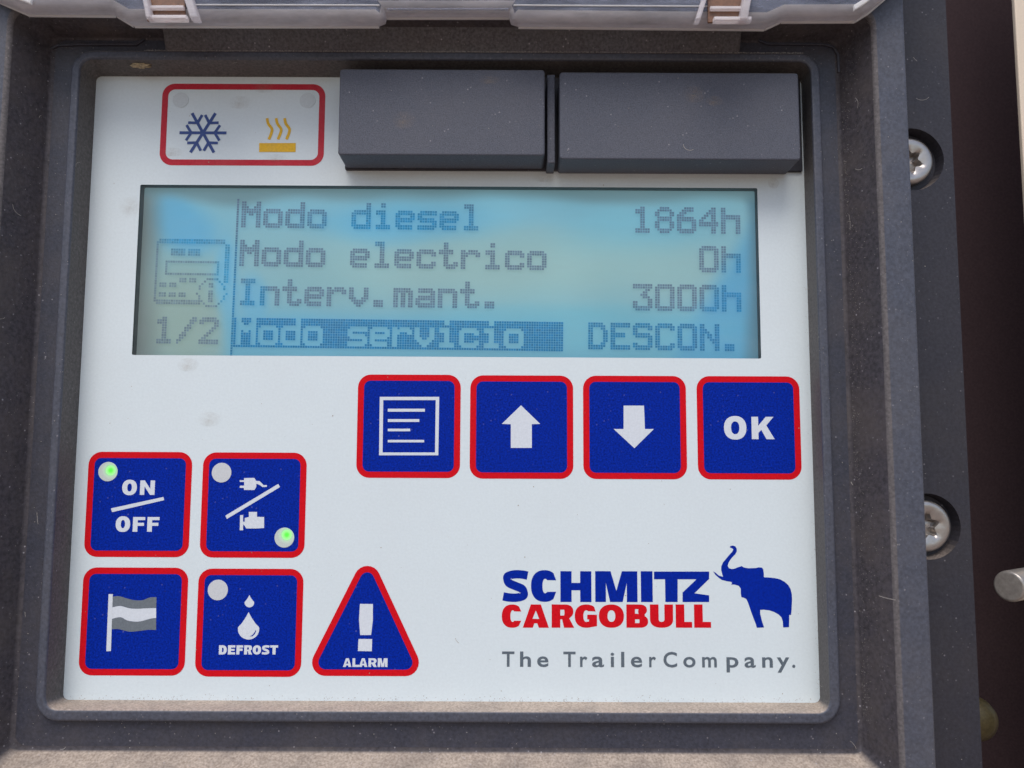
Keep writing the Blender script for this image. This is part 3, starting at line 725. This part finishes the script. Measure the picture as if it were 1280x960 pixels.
# alarm triangle
x, y = at(456, 790, 0)
bt = bpy.data.objects.new('button', None); col.objects.link(bt); bt.parent = unit; bt.location = W(x, y, 0) - wloc(unit); bt.empty_display_size = .005; bt['label'] = 'triangular alarm button with an exclamation mark'
def rtri(pts, r, n=8):
    P = [Vector(p) for p in pts]; out = []
    for i in range(3):
        a, b_, c = P[i - 1], P[i], P[(i + 1) % 3]; e1 = (a - b_).normalized(); e2 = (c - b_).normalized(); half = e1.angle(e2) / 2
        bis = (e1 + e2).normalized(); cen = b_ + bis * (r / math.sin(half)); t1 = b_ + e1 * (r / math.tan(half)); t2 = b_ + e2 * (r / math.tan(half))
        a1 = math.atan2(*(t1 - cen).yx); a2 = math.atan2(*(t2 - cen).yx)
        while a2 - a1 > math.pi: a2 -= 2 * math.pi
        while a2 - a1 < -math.pi: a2 += 2 * math.pi
        out += [(cen.x + r * math.cos(a1 + (a2 - a1) * t / n), cen.y + r * math.sin(a1 + (a2 - a1) * t / n)) for t in range(n + 1)]
    return out
bl, br_ = at(379.5, 845, 0), at(533.5, 845, 0); ap = ((bl[0] + br_[0]) / 2 , at(459, 686, 0)[1]); bl = (bl[0], (bl[1] + br_[1]) / 2); br_ = (br_[0], bl[1])
tri = rtri([bl, br_, ap], 2.3); tin = inset(tri, 1.12); tin2 = inset(tri, 1.08)
b = MB(); b.poly([tri, tin], Z1); b.build('border', M_red, bt)
b = MB(); b.poly([tin2], Z1 + .012); b.build('face', M_blue, bt)
k2 = 150 / 993; zz = (385, 705, k2)
b = MB(); b.poly([tr(*zz, [(430, 330), (537, 331), (536, 470), (522, 588), (432, 588), (422, 460)], Z2)], Z2)
b.poly([tr(*zz, [(418, 620), (531, 621), (528, 722), (413, 720)], Z2)], Z2); b.build('symbol', M_legend, bt)
b = MB()
for ch, x0, x1 in (('A', 290, 360), ('L', 368, 425), ('A', 422, 492), ('R', 500, 570), ('M', 577, 658)):
    zl(b, ch, x0, 780, x1, 852, .32, .25, 385, 705, k2)
b.build('lettering', M_legend, bt)

# --- indicator field with snowflake and heat mark
x0, x1 = at(201.3, 155)[0], at(405.8, 155)[0]; y1, y0 = at(304, 105)[1], at(304, 207)[1]
fld = bpy.data.objects.new('indicator_field', None); col.objects.link(fld); fld.parent = unit; fld.location = W((x0 + x1) / 2, y0, 0) - wloc(unit); fld.empty_display_size = .005
fld['label'] = 'red outlined field with snowflake and heating marks'
b = MB(); b.poly([rrect(x0, y0, x1, y1, 2.3, 8), rrect(x0 + 1.1, y0 + 1.1, x1 - 1.1, y1 - 1.1, 1.3, 6)], Z1); b.build('border', M_redfade, fld)
led(226, 125, 10.2, fld, m=M_ledoff); led(384.5, 125.5, 10.2, fld, m=M_ledoff)
cx, cy = at(253.7, 166, Z2); b = MB(); A = 29.5 * MMPX * 1.03
q = 0
def bar_(p0, p1, w_):
    global q
    q += 1; b.poly([thick([p0, p1], w_)], Z2 + q * 0.0012)
for d_ in (0, 60, 120): 
    u = (math.cos(R(d_)), math.sin(R(d_))); bar_((cx - u[0] * A, cy - u[1] * A), (cx + u[0] * A, cy + u[1] * A), .55)
for d_ in range(0, 360, 60):
    u = (math.cos(R(d_)), math.sin(R(d_))); p = (cx + u[0] * A * .50, cy + u[1] * A * .50)
    for s_ in (-1, 1):
        t_ = (math.cos(R(d_ + 58 * s_)), math.sin(R(d_ + 58 * s_))); bar_(p, (p[0] + t_[0] * A * .40, p[1] + t_[1] * A * .40), .5)
b.build('snowflake_mark', M_snow, fld)
kk = 260 / 1280; zz = (180, 90, kk); b = MB()
b.poly([tr(*zz, [(709, 437), (934, 437), (933, 492), (708, 492)], Z2)], Z2)
for dx in (0, 56, 108):
    b.poly([tr(*zz, thick(spline([(757 + dx, 284), (765 + dx, 318), (787 + dx, 350), (783 + dx, 378), (768 + dx, 415)], 5), 17), Z2)], Z2)
b.build('heat_mark', M_yellow, fld)

# --- maker's logo
logo = bpy.data.objects.new('logo', None); col.objects.link(logo); lx, ly = at(808, 835); logo.parent = unit; logo.location = W(lx, ly, 0) - wloc(unit); logo.empty_display_size = .005
logo['label'] = 'blue and red maker\'s name with a blue elephant beside it'
k8 = 280 / 1280
b = MB()
for ch, xa, xb in (('S', 35, 188), ('C', 200, 348), ('H', 368, 545), ('M', 567, 808), ('I', 828, 895)):
    y0_, y1_ = (64, 240) if ch not in 'SC' else (58, 239)
    letter(b, ch, (620 + xa * k8, 700 + y0_ * k8, 620 + xb * k8, 700 + y1_ * k8), Z1, .37, .27 if ch != 'H' else .24)
zz = (620, 700, k8)
b.poly([tr(*zz, [(903, 66), (1218, 66), (1218, 108), (1134, 190), (1218, 202), (1218, 240), (1066, 240), (1066, 186), (1146, 110), (1038, 110), (1038, 240), (968, 240), (966, 110), (903, 110)], Z1)], Z1)
b.build('lettering', M_logoblue, logo)
b = MB()
for ch, xa, xb in (('C', 33, 147), ('A', 153, 302), ('R', 318, 447), ('G', 450, 577), ('O', 588, 731), ('B', 745, 869), ('U', 880, 1012), ('L', 1027, 1120), ('L', 1132, 1228)):
    letter(b, ch, (620 + xa * k8, 700 + 254 * k8, 620 + xb * k8, 700 + 387 * k8), Z1, .38 if ch != 'A' else .42, .25)
b.build('lettering', M_red, logo)
elp = [(358, 165), (362, 155), (385, 150), (405, 157), (418, 178), (418, 200), (405, 225), (380, 250), (360, 275), (347, 300), (340, 325), (352, 345), (375, 352), (400, 348), (425, 337), (445, 332), (460, 326), (478, 338), (520, 345), (580, 343), (605, 337), (635, 340), (645, 355), (650, 390), (650, 418), (655, 422), (700, 424), (750, 430), (790, 440), (830, 462), (860, 490), (880, 525), (890, 570), (892, 620), (888, 700), (883, 745), (868, 745), (866, 850), (815, 852), (812, 800), (800, 765), (775, 740), (740, 720), (700, 706), (650, 700), (618, 702), (620, 740), (635, 800), (652, 852), (590, 855), (580, 820), (560, 770), (535, 700), (515, 640), (500, 608), (480, 598), (458, 592), (452, 560), (452, 520), (435, 495), (400, 485), (368, 484), (378, 474), (372, 462), (330, 455), (290, 445), (262, 425), (235, 400), (215, 372), (235, 382), (265, 408), (300, 418), (292, 390), (284, 360), (285, 330), (300, 295), (325, 265), (350, 235), (378, 205), (388, 185), (380, 175)]
b = MB(); b.poly([tr(860, 660, 160 / 1097, elp, Z1)], Z1); b.build('elephant_emblem', M_logoblue, logo)
b = MB()
ks = {'T': None}
Hc = 18.0
refs = font_shape('T', 0.018); capH = max(v[1] for v in refs[0])
for ch, xa, xb in (('T', 627.5, 643), ('h', 650, 663.7), ('e', 671.4, 685.6), ('T', 704.2, 719.5), ('r', 725, 734.2), ('a', 736.5, 755), ('i', 763.3, 767.7), ('l', 776.4, 780.4), ('e', 788.5, 802.7), ('r', 811.4, 820), ('C', 829.3, 846.4), ('o', 854, 869.4), ('m', 877.6, 896), ('p', 908, 923), ('a', 930.5, 944.5), ('n', 952.6, 966), ('y', 971, 986.7), ('.', 990, 994)):
    if ch == 'a' and xa < 800: xa, xb = 740, 755
    vs_, fs = font_shape(ch, 0.018); mn = min(v[0] for v in vs_); mx_ = max(v[0] for v in vs_)
    bx0 = at(xa, 825, Z1)[0]; bx1 = at(xb, 825, Z1)[0]; by = at((xa + xb) / 2, 833 + (xa - 627) * .0035, Z1)[1]; sc_ = Hc * MMPX * .985 / capH
    b.add([(bx0 + (v[0] - mn) / (mx_ - mn) * (bx1 - bx0), by + v[1] * sc_, Z1) for v in vs_], fs)
b.build('tagline', M_tag, logo)

# --- black connector caps above the display
def cap(l, r_, t, bt_, h, nm='connector_cap'):
    X0 = at(l, (t + bt_) / 2, h)[0]; X1 = at(r_, (t + bt_) / 2, h)[0]; Y1 = at((l + r_) / 2, t, h)[1]; Y0 = at((l + r_) / 2, bt_, h)[1]
    b = MB(); b.prism(rrect(X0, Y0, X1, Y1, .55, 5), 0.02, h, 0.28)
    return b.build(nm, M_cap, unit, smooth=True, wn=True)
CH = 7.0
cap(423.5, 681, 86.5, 194, CH); cap(699.5, 999.5, 90.5, 199.5, CH)
b = MB(); X0 = at(684, 150, 5.5)[0]; X1 = at(694, 150, 5.5)[0]; Y1 = at(690, 92, 5.5)[1]; Y0 = at(690, 199, 5.5)[1]
b.prism(rrect(X0, Y0 - .6, X1, Y1, .2, 3), 0.02, 5.2, 0.2); b.build('cap_divider', M_cap, unit, smooth=True, wn=True)
# low black plate: base of the caps, also standing in for shade beside them
b = MB(); pa = at(431, 213.5, .5); pb = at(1003.5, 215.2, .5)
b.prism(rrect(pa[0], pb[1] + .1, min(pb[0], panel_r['R'] - .1), panel_r['T'] - .1, .3, 3), 0.02, 0.6, 0.15)
b.build('cap_shade_plinth', M_flange, unit, smooth=True, wn=True)

# ------------------------------------------------------------------ open clear lid at the top
lid = bpy.data.objects.new('lid', None); col.objects.link(lid); lid.parent = unit; lcx, lcy = at(560, 10, 14); lid.location = W(lcx, lcy, 14) - wloc(unit); lid.empty_display_size = .01
lid['label'] = 'clear scratched plastic lid, swung open'
HZ = 16.0
low = [(-60, -45), (-5, 2), (38, 19), (145, 20), (167, 33), (474, 33.5), (482, 30), (484, 22.5), (636, 22.5), (639, 31), (648, 34), (955, 37), (976, 27.5), (1068, 27), (1084, 17), (1112, -6), (1160, -50)]
pts = [at(px, py, HZ - 3.6) for px, py in low]
top_y = pts[0][1] + 22
outl = pts + [(pts[-1][0], top_y), (pts[0][0], top_y)]
b = MB(); b.prism(outl, HZ - 3.6, HZ - .9, 1.5); lp_ = b.build('lid_plate', M_lid, lid, smooth=True, wn=True)
lp_.data.materials.append(M_lidedge)
for p_ in lp_.data.polygons:
    if p_.normal.z < -0.12: p_.material_index = 1
# pale strips painting the light caught along the lid's edge
def strip_along(seg, off, wd, h0, h1, name, m):
    p = [at(px, py, h1) for px, py in seg]
    b = MB()
    b.prism([(x, y + off) for x, y in p] + [(x, y + off + wd) for x, y in reversed(p)], h0, h1, min(0.12, wd * .3))
    return b.build(name, m, lid, smooth=True, wn=True)
strip_along([(-5, -12), (38, 5)], 0.1, 0.9, HZ - .95, HZ - .4, 'lid_highlight', M_lidhighlight)
strip_along([(1068, 13), (1084, 3), (1112, -20)], 0.1, 0.9, HZ - .95, HZ - .4, 'lid_highlight', M_lidhighlight)
def edge_highlight(seg):
    p = [at(px, py, HZ - 3.9) for px, py in seg]
    b = MB(); b.prism([(x, y - .22) for x, y in p] + [(x, y + .5) for x, y in reversed(p)], HZ - 4.0, HZ - 3.5, .12); b.build('lid_highlight', M_lidhighlight, lid, smooth=True)
edge_highlight([(169, 33.4), (474, 33.9)]); edge_highlight([(484, 23), (636, 23)]); edge_highlight([(648, 34.4), (955, 37.4)]); edge_highlight([(36, 19.5), (145, 20.5)]); edge_highlight([(976, 28), (1068, 27.5)]); edge_highlight([(-10, -1), (36, 19)]); edge_highlight([(1069, 27), (1085, 17), (1112, -6)]); edge_highlight([(147, 21), (167, 33)]); edge_highlight([(956, 37), (975, 28)])
strip_along([(242, 6), (474, 6.5)], 0, .16, HZ - .95, HZ - .7, 'lid_line', M_lidhighlight)
strip_along([(642, 6.5), (895, 8)], 0, .16, HZ - .95, HZ - .7, 'lid_line', M_lidhighlight)
strip_along([(41, -30), (41.5, 19)] if False else [(484, 12), (636, 12)], 0, .3, HZ - .95, HZ - .75, 'lid_line', M_lid)
# hinge knuckles
M_knucklerefl = mat('brown_reflection', (0.20, 0.095, 0.05), 0.4, 0.5, grain=.2, mottle=.5, mottle_col=(.05, .035, .03), mscale=400)
def knuckle(l, r_, t, bt_, flip):
    z0 = HZ - .3
    def P(x, y): return at(x, y, z0 + 1.5)
    b = MB()
    b.prism([P(l, bt_), P(r_, bt_), P(r_, t), P(l, t)][::1], z0 - .5, z0 - .1, .05); b.build('knuckle_reflection', M_knucklerefl, lid, smooth=True)  # brown plate painting the reflection inside the clear knuckle
    b = MB(); w_ = 7
    for (xa, xb) in ((l - w_ * .6, l + 2), (r_ - 3, r_ + w_)):
        sk_ = 8 if (xa < (l + r_) / 2) != flip else 14
        d_ = -sk_ if flip else sk_
        b.prism([P(xa + d_, bt_ + 2), P(xb + d_, bt_ + 2), P(xb, t), P(xa, t)], z0 - .4, z0 + 1.5, .25)
    b.prism([P(l + 6, bt_ - 3), P(r_ + 5, bt_ - 3), P(r_ + 5, bt_ + 2), P(l + 6, bt_ + 2)], z0 - .3, z0 + 1.0, .2)
    b.prism([P(l + 2, (t + bt_) / 2 + 4), P(r_, (t + bt_) / 2 + 4), P(r_, (t + bt_) / 2 + 8), P(l + 2, (t + bt_) / 2 + 8)], z0 - .3, z0 + .6, .1)
    b.build('hinge_knuckle', M_lidedge, lid, smooth=True, wn=True)
knuckle(178, 226, -22, 19, False); knuckle(888, 936, -22, 21, True)

# ------------------------------------------------------------------ loose things round the unit
def rod(px, py, h, rpx, axis, L, name, m, label, cat):
    c = Vector((*at(px, py, h), h)); a = Vector(axis).normalized(); u = a.orthogonal().normalized(); v = a.cross(u)
    r_ = rpx * MMPX * (DIST - h) / DIST; b = MB(); n = 40
    prof = [(0, r_ * .80), (0.0, r_ * .86), (.15, r_ * .95), (.5, r_), (L, r_)]
    for d_, rr in prof: b.v += [tuple(c + a * d_ + u * rr * math.cos(2 * math.pi * k / n) + v * rr * math.sin(2 * math.pi * k / n)) for k in range(n)]
    for s_ in range(len(prof) - 1):
        for i in range(n):
            j = (i + 1) % n; b.f.append((s_ * n + i, s_ * n + j, (s_ + 1) * n + j, (s_ + 1) * n + i))
    b.f.append(tuple(range(n))[::-1]); b.f.append(tuple(range((len(prof) - 1) * n, len(prof) * n)))
    o = b.build(name, m, smooth=True); tag(o, label, cat); return o
rod(1261, 733, 2.0, 19, (0.86, 0.0, -0.60), 60, 'metal_rod', M_rod, 'round metal rod end sticking out of the dark gap at the right edge', 'rod')
# dull amber grommet low in the gap
gx, gy = at(1226, 903, -14); b = MB(); n = 32
pr = [(0, 0), (2.2, -.3), (3.6, -1.4), (4.1, -3.2), (4.1, -16)]
for rr, dz in pr[1:]: b.v += [(gx + rr * math.cos(2 * math.pi * k / n), gy + rr * math.sin(2 * math.pi * k / n), -13 + dz) for k in range(n)]
b.v.append((gx, gy, -13)); 
for s_ in range(3):
    for i in range(n):
        j = (i + 1) % n; b.f.append((s_ * n + i, (s_ + 1) * n + i, (s_ + 1) * n + j, s_ * n + j))
for i in range(n): b.f.append((i, (i + 1) % n, 4 * n))
tag(b.build('bolt_cap', M_amber, smooth=True), 'dull amber bolt cap half hidden behind the flange low in the dark gap', 'bolt')

# mud crumb on the upper frame wall
mx0, my0 = at(178, 87, 2.6); b = MB(); nu, nv = 14, 9
for j in range(nv):
    for i in range(nu):
        t_, p_ = 2 * math.pi * i / nu, math.pi * j / (nv - 1); q_ = 1 + .9 * noise.noise(Vector((3.5 * math.cos(t_) * math.sin(p_), 3 * math.sin(t_) * math.sin(p_), 3 * math.cos(p_))))
        b.v.append((mx0 + 1.6 * q_ * math.cos(t_) * math.sin(p_), my0 + .55 + .5 * q_ * math.sin(t_) * math.sin(p_), 3.3 + .6 * q_ * math.cos(p_)))
for j in range(nv - 1):
    for i in range(nu):
        k3 = (i + 1) % nu; b.f.append((j * nu + i, j * nu + k3, (j + 1) * nu + k3, (j + 1) * nu + i)[::-1])
tag(b.build('mud_crumb', M_mud, smooth=True), 'pale crumb of dried mud stuck on the upper left inner frame wall', 'crumb')

# dust flecks and fibres lying on the surfaces
bpy.context.view_layer.update()
def scatter(objs, nf, nfib, rmin, rmax, material, name, flt=None):
    tris = []
    for o in objs:
        M = o.matrix_world; me = o.data; me.calc_loop_triangles()
        for t_ in me.loop_triangles:
            p = [M @ me.vertices[i].co for i in t_.vertices]
            nrm = (p[1] - p[0]).cross(p[2] - p[0]); ar = nrm.length / 2
            if ar < 1e-12: continue
            nrm.normalize()
            cview = W(*CAM) - p[0]
            if nrm.dot(cview) < 0: nrm = -nrm
            tris.append((ar, p, nrm))
    tot = []; s_ = 0
    for t_ in tris: s_ += t_[0]; tot.append(s_)
    import bisect
    V, Fc = [], []
    for k_ in range(nf + nfib):
        for _ in range(20):
            t_ = tris[min(len(tris) - 1, bisect.bisect(tot, random.random() * s_))]; u_, v_ = random.random(), random.random()
            if u_ + v_ > 1: u_, v_ = 1 - u_, 1 - v_
            p = t_[1][0] + (t_[1][1] - t_[1][0]) * u_ + (t_[1][2] - t_[1][0]) * v_
            if flt is None or flt(p): break
        nrm = t_[2]; a_ = nrm.orthogonal().normalized(); b_ = nrm.cross(a_); q0 = p + nrm * 0.00004
        if k_ < nf:
            r_ = (rmin + (rmax - rmin) * random.random() ** 3) * S; m_ = 5; st = random.random() * 6; base = len(V)
            for i in range(m_):
                an = st + 2 * math.pi * i / m_; rr = r_ * random.uniform(.5, 1.3); V.append(q0 + a_ * rr * math.cos(an) + b_ * rr * math.sin(an))
            Fc.append(tuple(range(base, base + m_)))
        else:
            L_ = random.uniform(.8, 3.2) * S; an = random.uniform(-.9, .9) + math.pi / 2 if random.random() < .6 else random.random() * 6; cv = random.uniform(-1.4, 1.4); wd = random.uniform(.022, .04) * S
            base = len(V); pos = q0; m_ = 9
            for i in range(m_):
                dr = a_ * math.cos(an) + b_ * math.sin(an); sd = nrm.cross(dr); V.append(pos + sd * wd); V.append(pos - sd * wd); pos = pos + dr * L_ / m_; an += cv / m_ * 2
            for i in range(m_ - 1): Fc.append((base + 2 * i, base + 2 * i + 1, base + 2 * i + 3, base + 2 * i + 2))
    me = bpy.data.meshes.new(name); me.from_pydata(V, [], Fc); me.materials.append(material)
    o = bpy.data.objects.new(name, me); col.objects.link(o); o['kind'] = 'stuff'; return o
byname = lambda s_: [o for o in bpy.data.objects if o.type == 'MESH' and o.name.split('.')[0] == s_]
o = scatter(byname('housing_frame') + byname('hinge_shelf'), 7000, 70, 0.02, 0.085, M_speck, 'dust')
tag(o, 'pale dust flecks and fibres lying on the black frame', 'dust')
o = scatter(byname('connector_cap') + byname('mounting_flange'), 500, 10, 0.03, 0.10, M_speck, 'dust')
tag(o, 'pale dust flecks on the black caps and the screw flange', 'dust')
o = scatter(byname('membrane_panel'), 130, 3, 0.04, 0.13, M_dirt, 'dirt')
tag(o, 'brown dirt specks scattered over the white panel', 'dirt')
# dust gathered along creases of the frame
b = MB()
def fleck(x, y, h, r_):
    m_ = 5; st = random.random() * 6
    b.add([(x + r_ * random.uniform(.5, 1.3) * math.cos(st + 6.283 * i / m_), y + r_ * random.uniform(.5, 1.3) * math.sin(st + 6.283 * i / m_), h) for i in range(m_)], [tuple(range(m_))])
for _ in range(2200):
    px = random.uniform(180, 1005); x, y = at(px, 65.3, 5.25); fleck(x, lip_out['T'] + random.gauss(-.08, .05), 5.32, random.uniform(.03, .075))
for _ in range(420):
    px = random.uniform(85, 1015); x, y = at(px, 872, 0); fleck(x, panel_r['B'] + .05 + abs(random.gauss(0, .45)), .02, random.uniform(.03, .09))
for _ in range(160):
    py = random.uniform(200, 870); fleck(panel_r['R'] - .05 - abs(random.gauss(0, .35)), at(1010, py)[1], .02, random.uniform(.02, .06))
for _ in range(900):
    py = random.uniform(60, 900); w_ = .5 + .5 * math.sin(py * .02) ; dd_ = abs(random.gauss(0, .9)) * (.35 + w_); fleck(band_out['R'] + .2 + dd_, at(1060, py, 4)[1], 4.02 + (.2 + dd_) * (ZR - 3.9) / (rim_in['R'] - band_out['R']), random.uniform(.015, .055))
o = b.build('dust', M_speck); tag(o, 'dust settled along the edges inside the black frame', 'dust', kind='stuff')
# thicker soft smudges of dirt on the white panel
def smudge_mat():
    m = bpy.data.materials.new('soft_smudge'); m.use_nodes = True; t = m.node_tree; N = t.nodes; Lk = t.links
    p = N['Principled BSDF']; p.inputs['Base Color'].default_value = (0.48, 0.37, 0.27, 1); p.inputs['Roughness'].default_value = .9
    tc = N.new('ShaderNodeTexCoord'); ln = N.new('ShaderNodeVectorMath'); ln.operation = 'LENGTH'; Lk.new(tc.outputs['Object'], ln.inputs[0])
    n = N.new('ShaderNodeTexNoise'); n.inputs['Scale'].default_value = 700; n.inputs['Detail'].default_value = 8; n.inputs['Roughness'].default_value = .8; Lk.new(tc.outputs['Object'], n.inputs['Vector'])
    r = N.new('ShaderNodeMapRange'); r.inputs[1].default_value = 0; r.inputs[2].default_value = .0022; r.inputs[3].default_value = .9; r.inputs[4].default_value = 0; Lk.new(ln.outputs['Value'], r.inputs[0])
    r2 = N.new('ShaderNodeMapRange'); r2.inputs[1].default_value = .38; r2.inputs[2].default_value = .75; Lk.new(n.outputs['Fac'], r2.inputs[0])
    mu = N.new('ShaderNodeMath'); mu.operation = 'MULTIPLY'; Lk.new(r.outputs[0], mu.inputs[0]); Lk.new(r2.outputs[0], mu.inputs[1])
    m2 = N.new('ShaderNodeMath'); m2.operation = 'MULTIPLY'; Lk.new(mu.outputs[0], m2.inputs[0]); m2.inputs[1].default_value = .42
    Lk.new(m2.outputs[0], p.inputs['Alpha']); return m
M_smudge = smudge_mat()
vv = []
for i_, (px, py, rx, ry) in enumerate(((163, 258, 2.0, 2.6), (262, 524, 2.2, 1.3), (235, 456, 2.0, 1.2), (330, 108, 2.6, 1.2), (967, 229, 1.0, 1.0), (680, 222, 2.4, .8), (345, 197, 2.6, .7), (300, 128, 2.6, 1.2), (215, 190, 2.2, .8))):
    x, y = at(px, py, .13); b = MB(); b.poly([circle(x, y, rx, 24, ry)], .13)
    o = b.build('smudge', M_smudge, byname('membrane_panel')[0])

for (px, py, rx, ry, k_) in ((893, 126, 1.6, .9, 1), (868, 118, 2.2, 1.6, 1), (505, 150, 2.2, 1.6, 0), (612, 100, 1.8, .7, 0)):
    x, y = at(px, py, CH + .02); b = MB(); b.poly([circle(x, y, rx, 24, ry)], CH + .02)
    b.build('smudge', M_smudge, byname('connector_cap')[k_])
